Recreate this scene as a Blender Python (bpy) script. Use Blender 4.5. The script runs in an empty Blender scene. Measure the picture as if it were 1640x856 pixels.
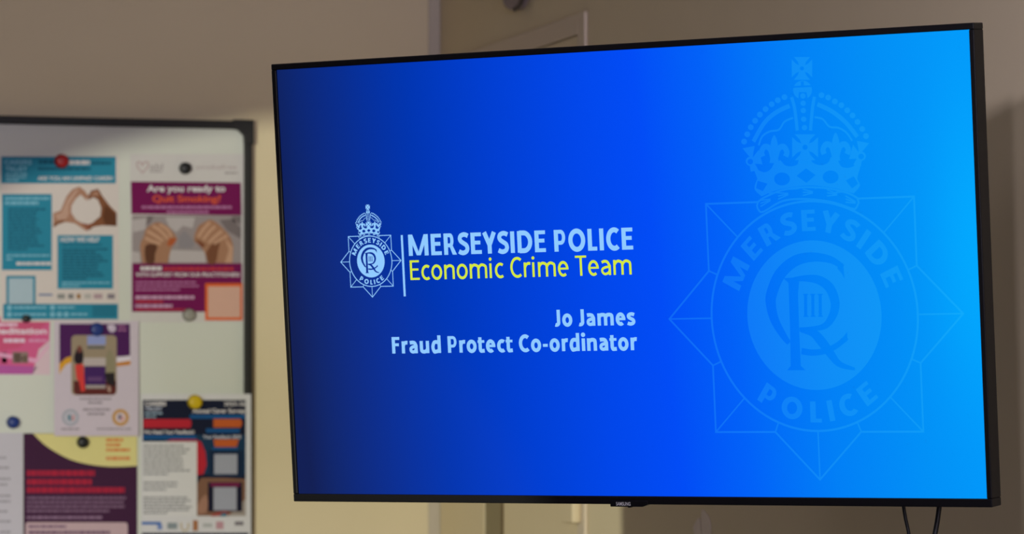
import bpy, bmesh, math, random
from mathutils import Vector, Matrix

# ---------------------------------------------------------------- frame, camera, light, exposure
FPX, V0, CX = 6450.0, 715.33, 820.0            # focal length and horizon in pixels of a 1640 wide frame
B = math.radians(16.0)                         # how far the left wall turns away from the lens
EYE = 1.30
CORN = (-0.1341, 7.477)                        # room corner seen from the camera
cb, sb = math.cos(B), math.sin(B)
def c2w(X, Y, h):                              # camera-levelled metres -> room coordinates (corner = origin)
    dx, dy = X - CORN[0], Y - CORN[1]
    return Vector((dx*cb + dy*sb, -dx*sb + dy*cb, h + EYE))
sc = bpy.context.scene
col = sc.collection
cam_d = bpy.data.cameras.new('camera'); cam = bpy.data.objects.new('camera', cam_d); col.objects.link(cam)
cam.location = c2w(0, 0, 0); cam.rotation_euler = (math.pi/2, 0, -B)
cam_d.sensor_width = 36; cam_d.sensor_fit = 'HORIZONTAL'; cam_d.lens = FPX/1640*36
cam_d.shift_y = (V0 - 428)/1640
cam_d.clip_start = 0.05
cam_d.dof.use_dof = True; cam_d.dof.focus_distance = 4.74; cam_d.dof.aperture_fstop = 9.5
sc.camera = cam
sc.view_settings.view_transform = 'Standard'; sc.view_settings.look = 'None'
sc.view_settings.exposure = 0; sc.view_settings.gamma = 1; sc.view_settings.use_curve_mapping = False
w = bpy.data.worlds.new('world'); sc.world = w; w.use_nodes = True
w.node_tree.nodes['Background'].inputs[0].default_value = (0.5, 0.47, 0.46, 1)
w.node_tree.nodes['Background'].inputs[1].default_value = 0.02

CAMW = cam.location.copy()
def ray(px, py):
    return (c2w((px-CX)/FPX, 1, (V0-py)/FPX) - CAMW)
def onL(px, py, off=0.0):                      # point on the whiteboard wall (y = -off)
    d = ray(px, py); k = (-off - CAMW.y)/d.y
    p = CAMW + d*k; return p
def onR(px, py, off=0.0):                      # point on the right wall (x = -off)
    d = ray(px, py); k = (-off - CAMW.x)/d.x
    return CAMW + d*k

def area(name, loc, rot, sx, sy, power, color, spread=180):
    l = bpy.data.lights.new(name, 'AREA'); l.shape = 'RECTANGLE'; l.size = sx; l.size_y = sy
    l.energy = power; l.color = color; l.spread = math.radians(spread)
    o = bpy.data.objects.new(name, l); col.objects.link(o); o.location = loc; o.rotation_euler = rot
    return o
# ceiling panel of the room, with unseen fill lamps added around it
AMB = (1.0, 0.92, 1.12)
def aim(o, p): o.rotation_euler = (Vector(p) - o.location).to_track_quat('-Z', 'Y').to_euler()
aim(area('wall_fill_lamp', (-1.15, -4.55, 2.08), (0, 0, 0), .08, .08, 1.6, AMB, 70), (0, -2.75, 1.5))  # pair of unseen lamps added to brighten the wall beside the set
aim(area('wall_fill_lamp', (-1.40, -5.30, 2.12), (0, 0, 0), .08, .08, 1.6, AMB, 70), (0, -2.75, 1.5))
area('ceiling_panel_lamp', (-2.9, -3.0, 2.66), (0, 0, 0), 1.2, 0.6, 5, AMB)
area('rear_fill', (-1.0, -9.4, 1.7), (math.pi/2, 0, 0), 1.6, 1.3, 104, AMB)  # fill added at the windowless rear wall to brighten the whiteboard wall
# warm shaded lamp at the left: bright below a sharp upper limit
S = Vector((-2.9, -5.37, EYE + 0.20))
half = math.radians(14); el_, az_ = 0.0685 - half, math.radians(27.0)
axis = Vector((math.sin(az_)*math.cos(el_), math.cos(az_)*math.cos(el_), math.sin(el_)))
sp = bpy.data.lights.new('shaded_lamp', 'SPOT'); sp.energy = 600; sp.color = (1.0, 0.99, 0.78)
sp.spot_size = 2*half; sp.spot_blend = 0.012; sp.shadow_soft_size = 0.03
spo = bpy.data.objects.new('shaded_lamp', sp); col.objects.link(spo); spo.location = S
spo.rotation_euler = axis.to_track_quat('-Z', 'Y').to_euler()

# ---------------------------------------------------------------- helpers
def srgb(r, g, b):
    f = lambda c: (c/255/12.92 if c/255 <= .04045 else ((c/255+.055)/1.055)**2.4)
    return (f(r), f(g), f(b), 1)
MATS = {}
def mat(name, rgb, rough=0.6, spec=0.3, var=0.04, scale=40, bump=0.0, metal=0.0):
    if name in MATS: return MATS[name]
    m = bpy.data.materials.new(name); m.use_nodes = True; nt = m.node_tree; p = nt.nodes['Principled BSDF']
    p.inputs['Roughness'].default_value = rough; p.inputs['Specular IOR Level'].default_value = spec
    p.inputs['Metallic'].default_value = metal
    c = srgb(*rgb)
    tc = nt.nodes.new('ShaderNodeTexCoord'); n = nt.nodes.new('ShaderNodeTexNoise'); n.inputs['Scale'].default_value = scale
    n.inputs['Detail'].default_value = 4
    nt.links.new(tc.outputs['Object'], n.inputs['Vector'])
    mx = nt.nodes.new('ShaderNodeMix'); mx.data_type = 'RGBA'
    mx.inputs[6].default_value = tuple(min(1, v*(1-var)) for v in c[:3]) + (1,)
    mx.inputs[7].default_value = tuple(min(1, v*(1+var)) for v in c[:3]) + (1,)
    nt.links.new(n.outputs['Fac'], mx.inputs[0]); nt.links.new(mx.outputs[2], p.inputs['Base Color'])
    if bump:
        b = nt.nodes.new('ShaderNodeBump'); b.inputs['Strength'].default_value = bump; b.inputs['Distance'].default_value = .002
        nt.links.new(n.outputs['Fac'], b.inputs['Height']); nt.links.new(b.outputs['Normal'], p.inputs['Normal'])
    MATS[name] = m; return m
def ink(r, g, b):                               # a printed colour on paper
    k = lambda v, g_: min(236, 255*(((v/255)**2.2)*g_)**(1/2.2))   # print read in dim warm light -> its own colour
    return mat('ink_%d_%d_%d' % (r, g, b), (k(r, 1.14), k(g, 1.16), k(b, 1.36)), 0.7, 0.15, 0.03, 90)

class MB:
    """Collects polygons with materials, then links them as one mesh object."""
    def __init__(s): s.v = []; s.f = []; s.mi = []; s.m = []; s.sm = []
    def mid(s, m):
        if m not in s.m: s.m.append(m)
        return s.m.index(m)
    def poly(s, pts, m, smooth=False):
        i = len(s.v); s.v += [Vector(p) for p in pts]; s.f.append(tuple(range(i, i+len(pts)))); s.mi.append(s.mid(m)); s.sm.append(smooth)
    def mesh(s, verts, faces, m, smooth=False):
        i = len(s.v); s.v += [Vector(p) for p in verts]; k = s.mid(m)
        for f in faces: s.f.append(tuple(i+a for a in f)); s.mi.append(k); s.sm.append(smooth)
    def box(s, a, b, m):
        x0, y0, z0 = [min(a[i], b[i]) for i in range(3)]; x1, y1, z1 = [max(a[i], b[i]) for i in range(3)]
        s.mesh([(x0,y0,z0),(x1,y0,z0),(x1,y1,z0),(x0,y1,z0),(x0,y0,z1),(x1,y0,z1),(x1,y1,z1),(x0,y1,z1)],
               [(0,3,2,1),(4,5,6,7),(0,1,5,4),(1,2,6,5),(2,3,7,6),(3,0,4,7)], m)
    def slab(s, pts, d, m):                     # polygon pushed by vector d into a solid
        n = len(pts); d = Vector(d); q = [Vector(p) for p in pts]
        s.mesh(q + [p + d for p in q], [tuple(range(n))] + [tuple(range(2*n-1, n-1, -1))] +
               [(i, i+n, (i+1) % n + n, (i+1) % n) for i in range(n)], m)
    def lathe(s, prof, c, ax, m, n=28):         # profile (radius, height) turned about axis
        ax = Vector(ax).normalized(); u = ax.orthogonal().normalized(); v = ax.cross(u); c = Vector(c)
        vs = []; fs = []
        for (r, h) in prof:
            for k in range(n):
                a = 2*math.pi*k/n; vs.append(c + ax*h + (u*math.cos(a) + v*math.sin(a))*r)
        for j in range(len(prof)-1):
            for k in range(n): fs.append((j*n+k, j*n+(k+1) % n, (j+1)*n+(k+1) % n, (j+1)*n+k))
        fs.append(tuple(range(n-1, -1, -1))); fs.append(tuple(range((len(prof)-1)*n, len(prof)*n)))
        s.mesh(vs, fs, m, True)
    def tube(s, pts, r, m, n=12):
        pts = [Vector(p) for p in pts]; vs = []; fs = []
        for i, p in enumerate(pts):
            t = (pts[min(i+1, len(pts)-1)] - pts[max(i-1, 0)]).normalized()
            u = t.cross(Vector((0.31, 0.95, 0.05))).normalized(); v = t.cross(u)
            for k in range(n):
                a = 2*math.pi*k/n; vs.append(p + (u*math.cos(a) + v*math.sin(a))*r)
        for j in range(len(pts)-1):
            for k in range(n): fs.append((j*n+k, j*n+(k+1) % n, (j+1)*n+(k+1) % n, (j+1)*n+k))
        fs.append(tuple(range(n-1, -1, -1))); fs.append(tuple(range((len(pts)-1)*n, len(pts)*n)))
        s.mesh(vs, fs, m, True)
    def build(s, name, parent=None, origin=None, bevel=0):
        me = bpy.data.meshes.new(name)
        o0 = Vector(origin) if origin is not None else Vector((0, 0, 0))
        me.from_pydata([v - o0 for v in s.v], [], s.f)
        for m in s.m: me.materials.append(m)
        for i, p in enumerate(me.polygons): p.material_index = s.mi[i]; p.use_smooth = s.sm[i]
        me.update()
        o = bpy.data.objects.new(name, me); col.objects.link(o)
        if parent is not None: o.parent = parent
        o.location = o0
        if bevel:
            b = o.modifiers.new('bevel', 'BEVEL'); b.width = bevel; b.segments = 3; b.limit_method = 'ANGLE'; b.angle_limit = math.radians(40)
        return o
def tag(o, label, cat, group=None):
    o['label'] = label; o['category'] = cat
    if group: o['group'] = group
    return o
def struct(o): o['kind'] = 'structure'; return o
def empty(name, loc, rot=(0, 0, 0)):
    o = bpy.data.objects.new(name, None); col.objects.link(o); o.location = loc; o.rotation_euler = rot; o.empty_display_size = .05
    return o

def smooth(pts, n=8, closed=False):             # Catmull-Rom through points
    P = [Vector((p[0], p[1])) for p in pts]; out = []
    N = len(P)
    for i in range(N if closed else N-1):
        if closed: a, b, c, d = P[i-1], P[i], P[(i+1) % N], P[(i+2) % N]
        else: a, b, c, d = P[max(i-1, 0)], P[i], P[i+1], P[min(i+2, N-1)]
        for k in range(n):
            t = k/n
            out.append(0.5*((2*b) + (c-a)*t + (2*a-5*b+4*c-d)*t*t + (3*b-a-3*c+d)*t**3))
    if not closed: out.append(P[-1])
    return [(p.x, p.y) for p in out]
def stroke_outline(pts, wd, closed=False):      # quads of a line of constant or varying width
    P = [Vector((p[0], p[1])) for p in pts]; N = len(P); L = []; R = []
    for i in range(N):
        a = P[i-1] if (i > 0 or closed) else P[i]; c = P[(i+1) % N] if (i < N-1 or closed) else P[i]
        d1 = (P[i]-a); d2 = (c-P[i])
        d1 = d1.normalized() if d1.length > 1e-9 else d2.normalized(); d2 = d2.normalized() if d2.length > 1e-9 else d1
        t = (d1 + d2); t = t.normalized() if t.length > 1e-6 else d1
        nrm = Vector((-t.y, t.x)); k = 1/max(.45, nrm.dot(Vector((-d1.y, d1.x))))
        ww = wd[i] if isinstance(wd, (list, tuple)) else wd
        L.append(P[i] + nrm*ww/2*k); R.append(P[i] - nrm*ww/2*k)
    q = []
    for i in range(N if closed else N-1):
        j = (i+1) % N; q.append([tuple(R[i]), tuple(R[j]), tuple(L[j]), tuple(L[i])])
    return q
def circle(c, r, n=48, ry=None):
    return [(c[0]+r*math.cos(2*math.pi*i/n), c[1]+(ry or r)*math.sin(2*math.pi*i/n)) for i in range(n)]

_tc = {}
def glyphs(body, bold=0.0):                     # text as 2D verts and faces, built-in lettering
    if (body, bold) in _tc: return _tc[(body, bold)]
    c = bpy.data.curves.new('t', 'FONT'); c.body = body; c.size = 1; c.offset = bold; c.resolution_u = 6
    o = bpy.data.objects.new('t', c); col.objects.link(o)
    me = bpy.data.meshes.new_from_object(o.evaluated_get(bpy.context.evaluated_depsgraph_get()))
    v = [(p.co.x, p.co.y) for p in me.vertices]; f = [tuple(p.vertices) for p in me.polygons]
    bpy.data.objects.remove(o); bpy.data.curves.remove(c); bpy.data.meshes.remove(me)
    _tc[(body, bold)] = (v, f); return v, f
def text2d(body, x0, x1, base, cap, bold=0.0):  # fitted to a width and a cap height (cap may run downwards)
    v, f = glyphs(body, bold)
    a = min(p[0] for p in v); b = max(p[0] for p in v)
    hv, _ = glyphs('E', bold); y0 = min(p[1] for p in hv); hc = max(p[1] for p in hv) - y0
    return [(x0 + (p[0]-a)/(b-a)*(x1-x0), base + (p[1]-y0)/hc*cap) for p in v], f

def arc_(cx, cy, rx, ry, a0, a1, n=18):
    return [(cx+rx*math.cos(math.radians(a0+(a1-a0)*i/n)), cy+ry*math.sin(math.radians(a0+(a1-a0)*i/n))) for i in range(n+1)]
ADV = dict(M=1.30, E=.76, R=.84, S=.73, Y=.80, I=.41, D=.98, P=.82, O=1.06, L=.66, C=.84, T=.77, J=.51, F=.71, o=.83, c=.66, n=.83, m=1.26,
           i=.38, r=.55, e=.79, a=.77, s=.62, u=.83, d=.84, t=.55)
ADV['-'] = .475; ADV[' '] = .36
def pen(ch, w):                                 # one letter as pen strokes of width w, cap height 1
    h = w*.78; A = ADV[ch]-.03; sb = .075; l = sb+w/2; r = A-sb-w/2; t = 1-h/2; b = h/2; X = .735; xt = X-h/2; S = []
    add = lambda p, ww=w, cl=False: S.extend(stroke_outline(p, ww, cl))
    if ch == 'M':
        add([(l, 0), (l, 1)]); add([(A-l, 0), (A-l, 1)]); k = w*.98
        S.extend([[(sb, 1), (A/2-k*.52, .02), (A/2+k*.30, .02), (sb+k*1.08, 1)], [(A-sb-k*1.08, 1), (A/2-k*.30, .02), (A/2+k*.52, .02), (A-sb, 1)]])
    elif ch in 'EFL':
        add([(l, 0), (l, 1)]); e = A-.07
        if ch in 'EF': add([(l, t), (e, t)], h); add([(l, .53), (e-.05, .53)], h)
        if ch in 'EL': add([(l, b), (e+.01, b)], h)
    elif ch == 'I': add([(l, 0), (l, 1)])
    elif ch == 'T': add([(A/2, 0), (A/2, 1)]); add([(.03, t), (A-.03, t)], h)
    elif ch == 'J': add([(l+A-2*sb-w, 1)] + arc_(r-.16, .22, .16, .22-b, 0, -115))
    elif ch == 'Y': add([(A/2, .46), (A/2, 0)]); add([(w/2, 1.0), (A/2, .40)], w*1.02); add([(A-w/2, 1.0), (A/2, .40)], w*1.02)
    elif ch == 'O': add(arc_(A/2, .5, A/2-.06-w/2, .51-b, 0, 360, 40)[:-1], w, True)
    elif ch == 'C': add(arc_(.49, .5, .43-w/2, .51-b, 52, 308, 30))
    elif ch == 'D': add([(l, 0), (l, 1)]); add([(l, t), (.40, t)] + arc_(.42, .5, A-.06-w/2-.42, .5-b, 88, -88) + [(.40, b), (l, b)])
    elif ch in 'PR':
        add([(l, 0), (l, 1)]); q = .44 if ch == 'R' else .40; ry = (t-q)/2
        add([(l, t), (.42, t)] + arc_(.44, t-ry, A-(.16 if ch == 'R' else .08)-w/2-.44, ry, 88, -88, 14) + [(.42, q), (l, q)], h)
        if ch == 'R': S.append([(.36, .46), (.36+w*.2, .36), (A-.02-w*1.08, 0), (A-.02, 0)]); S.append([(.36, .46), (A-.02, 0), (.56, .44), (.50, .46)]); 
    elif ch in 'Ss':
        p = [(.625,.865),(.50,.925),(.37,.935),(.225,.875),(.17,.745),(.225,.62),(.37,.52),(.52,.42),(.575,.27),(.52,.13),(.38,.062),(.24,.068),(.10,.135)]
        if ch == 's': p = [(x*.62/.73, (y-.5)*(X-h)/(1-h*.95)*1.0+X/2) for x, y in p]
        else: p = [(x, (y-.5)*(1.02-h)/.87+.5) for x, y in p]
        add(smooth(p, 5), w*.95)
    elif ch == 'o': add(arc_(A/2, X/2, A/2-.06-w/2, X/2+.01-b, 0, 360, 36)[:-1], w, True)
    elif ch == 'c': add(arc_(.40, X/2, .34-w/2, X/2+.01-b, 55, 305, 26))
    elif ch == 'e': add(arc_(A/2, X/2, A/2-.06-w/2, X/2+.01-b, 2, 308, 34)); add([(.10, X/2+.01), (A-.06, X/2+.01)], h*.9)
    elif ch == 'n': add([(l, 0), (l, X)]); add(smooth([(l, X*.66), (l+.10, X*.83), (A*.55, xt), (r-.03, X*.82), (r, X*.58)], 5) + [(r, 0)])
    elif ch == 'm':
        c = A/2; add([(l, 0), (l, X)])
        add(smooth([(l, X*.66), (l+.09, X*.84), (l+.24, xt), (c-.03, X*.82), (c, X*.58)], 5) + [(c, 0)])
        add(smooth([(c, X*.66), (c+.09, X*.84), (c+.24, xt), (r-.03, X*.82), (r, X*.58)], 5) + [(r, 0)])
    elif ch == 'u': add([(r, 0), (r, X)]); add([(l, X), (l, X*.42)] + smooth([(l, X*.42), (l+.03, X*.18), (A*.45, b), (r-.10, X*.17), (r, X*.34)], 5)[1:])
    elif ch == 'i': add([(l, 0), (l, X)]); S.append(circle((l, .95), w*.64, 18, w*.60))
    elif ch == 'r': add([(l, 0), (l, X)]); add(smooth([(l, X*.62), (l+.07, X*.82), (l+.20, xt), (A-.03, xt-.005)], 5))
    elif ch == 'a': 
        add(smooth([(.13, X*.86), (.28, xt+.005), (A*.62, xt-.03), (r, X*.62)], 5) + [(r, 0)])
        add(smooth([(r, X*.56), (.36, X*.53), (l+.02, X*.42), (l+.01, X*.22), (.30, b), (r-.10, X*.15), (r, X*.30)], 5), w*.88)
    elif ch == 'd': add([(r, 0), (r, 1.06)]); add(smooth([(r, X*.78), (r-.12, xt+.005), (l+.10, X*.86), (l, X*.48), (l+.08, X*.13), (A*.45, b-.005), (r-.08, X*.17), (r, X*.3)], 5))
    elif ch == 't': add([(l, .90), (l, .22)] + smooth([(l, .22), (l+.05, .09), (l+.16, b), (A-.04, b+.01)], 5)[1:]); add([(.02, xt), (A-.04, xt)], h*.9)
    elif ch == '-': add([(.06, .36), (A-.06, .36)], h)
    return S
def pen_text(body, x0, x1, base, cap, w):       # list of outlines, fitted to a width and cap height
    Q = []; x = 0
    for ch in body:
        if ch != ' ': Q += [[(p[0]+x, p[1]) for p in q] for q in pen(ch, w)]
        x += ADV[ch]-.03
    a = min(p[0] for q in Q for p in q); b = max(p[0] for q in Q for p in q)
    return [[(x0+(p[0]-a)/(b-a)*(x1-x0), base+p[1]*cap) for p in q] for q in Q]

# ---------------------------------------------------------------- room shell
wallm = mat('cream_wall_paint', (226, 212, 180), 0.75, 0.2, 0.025, 9, 0.15)
ceilm = mat('ceiling_paint', (225, 222, 214), 0.9, 0.1)
farm = mat('mauve_grey_wall_paint', (126, 122, 128), 0.8, 0.1)
carpet = mat('carpet', (96, 92, 92), 0.95, 0.05, 0.15, 60, 0.4)
gloss = mat('cream_gloss_paint', (222, 206, 172), 0.45, 0.3, 0.02, 14)
framem = mat('grey_cream_gloss_paint', (216, 201, 180), 0.45, 0.3, 0.02, 14)
XL, YR, HC = -4.7, -9.6, 2.70
for nm, a, b, m in (('wall_left', (XL-.1, 0, 0), (0, .1, HC), wallm), ('wall_right', (0, YR, 0), (.1, .1, HC), wallm),
                    ('wall_far_left', (XL-.1, YR, 0), (XL, 0, HC), farm), ('wall_rear', (XL-.1, YR-.1, 0), (.1, YR, HC), farm),
                    ('floor', (XL-.1, YR-.1, -.1), (.1, .1, 0), carpet), ('ceiling', (XL-.1, YR-.1, HC), (.1, .1, HC+.1), ceilm)):
    mb = MB(); mb.box(a, b, m); struct(mb.build(nm))
for nm, a, b in (('baseboard_left', (XL, -.015, 0), (-.03, 0, .1)), ('baseboard_right', (-.015, YR, 0), (0, -.98, .1))):
    mb = MB(); mb.box(a, b, gloss); struct(mb.build(nm, bevel=.003))
# corner trunking, greyed to stand in for shade below the set
mb = MB()
x0 = onL(686, 700).x
mb.box((x0, -.004, 0), (-.0005, -.0005, HC), mat('shade_grey_trunking', (196, 186, 172), .5, .3))
struct(mb.build('trim_1'))

# door in the right wall: frame, leaf with a narrow olive strip painted for shade, latch box
T = lambda px: onR(px, 800).y                   # run along the wall at a picture column
yJ0, yJ1 = T(931), T(948)                       # latch side jamb
ztop = onR(942, 18).z; zlf = onR(905, 64).z
door = empty('door_1', (0, (yJ0)/2, 0)); struct(door)
def under(mb, name, par, bevel=0):
    o = mb.build(name, None, (0, 0, 0), bevel); o.parent = par; o.location = -par.location if par.parent is None else Vector((0,0,0)); return o
mb = MB()
mb.box((-.007, T(942), 0), (-.0005, yJ0, ztop), framem); mb.box((-.007, yJ0, zlf), (-.0005, -.035, ztop), framem)
under(mb, 'door_frame', door, .0015)
mb = MB(); g0, g1 = T(812), T(780)              # shade strip limits (nearer, farther)
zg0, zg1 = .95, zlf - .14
leafx0, leafx1 = -.006, -.001
mb.box((leafx0, yJ0+.003, .006), (leafx1, g0, zlf-.003), gloss)
mb.box((leafx0, g1, .006), (leafx1, -.04, zlf-.003), gloss)
mb.box((leafx0, g0, .006), (leafx1, g1, zg0), gloss); mb.box((leafx0, g0, zg1), (leafx1, g1, zlf-.003), gloss)
under(mb, 'door_leaf', door)
mb = MB(); gm = mat('olive_shade', (120, 108, 78), 0.35, 0.4, 0.08, 60)
mb.box((-.003, g0, zg0), (-.001, g1, zg1), gm); under(mb, 'shade_strip', door)  # made-up strip, its olive standing in for the shaded band of the leaf
mb = MB(); bead = mat('brown_strip_edge', (98, 78, 45), 0.5, 0.3)
mb.box((-.0066, g0, zg0), (-.003, g0+.016, zg1), bead); under(mb, 'strip_edge', door)  # brown line painted for the dark edge of that band
mb = MB()
q0, q1 = onR(916, 800, .022).y, onR(897, 800, .022).y
zb = onR(912, 839, .022).z
mb.box((-.022, q0, zb), (-.006, q1, zb+.11), gloss); latch = under(mb, 'door_latch', door, .005)
mb = MB(); mb.lathe([(.014, 0), (.016, .006), (.012, .012)], (-.022, (q0+q1)/2, zb+.075), (-1, 0, 0), mat('brushed_steel', (170, 165, 155), .35, .5, metal=.9))
kn = mb.build('latch_knob'); kn.parent = latch

# ---------------------------------------------------------------- whiteboard
black = mat('black_plastic', (34, 34, 34), 0.5, 0.3)
boardm = mat('whiteboard_enamel', (212, 216, 210), 0.35, 0.35, 0.015, 5)
OFF = .014                                      # board face off the wall
FD = .024                                       # frame depth
zt = onL(405, 194, FD).z; xr = onL(405, 400, FD).x
xl, zbtm = xr - 1.8, zt - 1.2
fw = .0152
wb = empty('whiteboard', (xr-.9, 0, zbtm))
tag(wb, 'wall-mounted whiteboard in a black frame, covered with leaflets and round magnets', 'whiteboard')
mb = MB(); mb.box((xl+.004, -OFF, zbtm+.004), (xr-.004, -.0015, zt-.004), boardm); under(mb, 'board_surface', wb)
for nm, a, b in (('frame_rail', (xl, -FD, zt-fw), (xr, -.001, zt)), ('frame_rail', (xl, -FD, zbtm), (xr, -.001, zbtm+fw)),
                 ('frame_stile', (xr-fw, -FD, zbtm), (xr, -.001, zt)), ('frame_stile', (xl, -FD, zbtm), (xl+fw, -.001, zt))):
    mb = MB(); mb.box(a, b, black); under(mb, nm, wb, .003)
k = .0365
for sx, X in ((-1, xr), (1, xl)):
    for sz, Z in ((-1, zt), (1, zbtm)):
        mb = MB()
        pts = [(X-sx*.002, Z-sz*.002), (X+sx*k, Z-sz*.002), (X+sx*k, Z+sz*.0155), (X+sx*.027, Z+sz*.0165), (X+sx*.0165, Z+sz*.027), (X+sx*.0155, Z+sz*.043), (X-sx*.002, Z+sz*.043)]
        mb.slab([(p[0], -FD-.003, p[1]) for p in pts], (0, FD+.0005, 0), black); under(mb, 'corner_cap', wb, .002)

# ---------------------------------------------------------------- papers on the board
class Sheet:
    """A printed sheet: outline in picture columns/rows laid on the board at its own height, print as thin layers."""
    def __init__(s, x0, y0, x1, y1, off, paper, lift=(0, 0)):
        s.mb = MB(); s.off = off; s.lift = lift; s.b = (x0, y0, x1, y1); s.n = 0
        s.th = .0004
        pts = [s.P(x0, y0), s.P(x1, y0), s.P(x1, y1), s.P(x0, y1)]
        s.mb.slab(pts, (0, s.th, 0), paper)
    def o(s, px, py):
        x0, y0, x1, y1 = s.b
        return OFF + s.off + s.lift[0]*(px-x0)/(x1-x0) + s.lift[1]*(py-y0)/(y1-y0)
    def P(s, px, py, l=0): return onL(px, py, s.o(px, py) + l*.00012)
    def poly(s, pts, m, l=1): s.mb.poly([s.P(x, y, l) for x, y in pts], m)
    def rect(s, x0, y0, x1, y1, m, l=1): s.poly([(x0, y1), (x1, y1), (x1, y0), (x0, y0)], m, l)
    def text(s, body, x0, x1, base, cap, m, bold=.02, l=3):
        v, f = text2d(body, x0, x1, base, -cap, bold)
        s.mb.mesh([s.P(x, y, l) for x, y in v], f, m)
    def words(s, x0, x1, y, h, m, l=3, fill=1.0, seed=0):   # a line of print too small to read
        r = random.Random(int(x0*7+y*13)+seed); x = x0; end = x0+(x1-x0)*fill
        while x < end-1.5:
            wd = min(r.uniform(3, 11), end-x); s.rect(x, y, x+wd, y+h, m, l); x += wd+1.1
    def para(s, x0, x1, y0, y1, n, m, l=3, h=None, seed=0):
        st = (y1-y0)/n
        for i in range(n):
            s.words(x0, x1, y0+i*st, h or st*.5, m, l, fill=random.Random(i+int(y0)+seed).uniform(.72, 1) if i < n-1 else .5)
    def build(s, name, label, cat, group):
        x0, y0, x1, y1 = s.b; c = s.P((x0+x1)/2, y1)
        return tag(s.mb.build(name, None, c), label, cat, group)
GP = 'papers pinned to the whiteboard'
white = ink(205, 200, 192); offw = ink(196, 196, 186)
# 1 teal carers poster
teal, tealD, tealL = ink(42, 130, 150), ink(28, 92, 112), ink(120, 176, 188)
s = Sheet(1, 249.5, 190, 516, .001, ink(206, 196, 182))
s.rect(2, 251, 185.5, 294, teal)
s.text('CARERS', 7, 51, 264, 8, tealL, .04); s.text('TRUST', 8, 44, 275, 8, tealL, .04)
s.words(9, 45, 278, 3, tealL); s.words(9, 42, 283, 3, tealL); s.words(9, 30, 288, 3, tealL)
s.words(62, 88, 256, 7, tealD); s.words(110, 144, 257, 7, white); s.words(147, 178, 259, 5, tealD)
s.words(61, 145, 268, 5, tealD)
s.text('ARE YOU AN UNPAID CARER?', 60, 181, 289, 6.5, white, .03)
s.rect(3, 311, 83, 433, teal)
s.words(8, 80, 316, 4, tealL); s.words(8, 62, 323, 5, tealL)
s.para(13, 74, 334, 403, 13, tealD, h=3)
s.words(10, 80, 408, 3, tealL); s.words(10, 20, 414, 3, tealL); s.words(26, 82, 420, 5, white)
s.rect(92, 377, 181, 463, teal)
s.text('HOW WE HELP', 97, 159, 388, 8, white, .03)
s.words(99, 164, 391, 2.5, tealD); s.para(100, 176, 398, 450, 11, tealD, h=3)
s.words(99, 176, 452, 2.5, tealL); s.words(99, 128, 457, 2.5, tealL)
s.rect(10, 442, 57, 488, teal); s.rect(14, 446, 53, 487, ink(166, 186, 188), 2)
for x0, x1, cc in ((62, 84, (96, 116, 150)), (92, 104, (140, 140, 132)), (109, 118, (130, 128, 122)), (123, 129, (150, 110, 62)), (135, 146, (176, 172, 160)), (150, 164, (170, 146, 146)), (172, 184, (130, 122, 124))):
    s.rect(x0, 471, x1, 474 if x0 == 62 else 479, ink(*cc))
s.rect(5, 487, 189, 512, teal)
for cx, cy in ((15, 493), (15, 504), (84, 493), (84, 504), (95, 504), (106, 504)): s.poly(circle((cx, cy), 4.3, 16)[::-1], tealL, 2)
s.words(22, 74, 491, 4, tealL); s.words(22, 74, 502, 4, tealL); s.words(92, 120, 491, 3.5, tealL); s.words(113, 140, 502, 3.5, tealL)
s.rect(148, 489, 186, 508, ink(36, 112, 132), 2)
Z5 = lambda pts: [(x/5.35, 240+y/5.35) for x, y in pts]
skin, skinL, skinD, skinDD = ink(166, 124, 98), ink(186, 150, 126), ink(126, 80, 52), ink(96, 58, 36)
s.poly(Z5([(455,545),(520,520),(545,460),(570,400),(620,340),(680,315),(725,350),(760,395),(745,440),(720,412),(690,385),(650,420),(612,480),(610,540),(650,600),(720,640),(758,690),(740,698),(640,632),(560,620),(500,640),(460,668)])[::-1], skin, 1)
s.poly(Z5([(755,400),(780,352),(840,335),(880,400),(940,480),(1000,540),(1000,655),(870,650),(800,662),(765,692),(752,672),(800,620),(860,570),(868,500),(840,430),(800,408),(760,432)])[::-1], skinD, 1)
s.poly(Z5([(470,560),(525,540),(575,430),(640,350),(680,335),(640,395),(590,480),(590,560),(560,600),(500,610)])[::-1], skinL, 2)
s.poly(Z5([(770,400),(800,365),(835,350),(850,400),(800,392)])[::-1], skin, 2)
s.poly(Z5([(900,470),(1000,560),(1000,655),(900,640),(880,580)])[::-1], skinDD, 2)
s.poly(Z5([(455,640),(520,600),(570,606),(500,640),(460,668)])[::-1], skinD, 2)
s.poly(Z5([(700,625),(752,640),(800,625),(770,660),(752,692)])[::-1], ink(140, 84, 62), 2)
s.build('poster', 'teal and white carers poster with two hands making a heart, under a red magnet', 'poster', GP)
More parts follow.
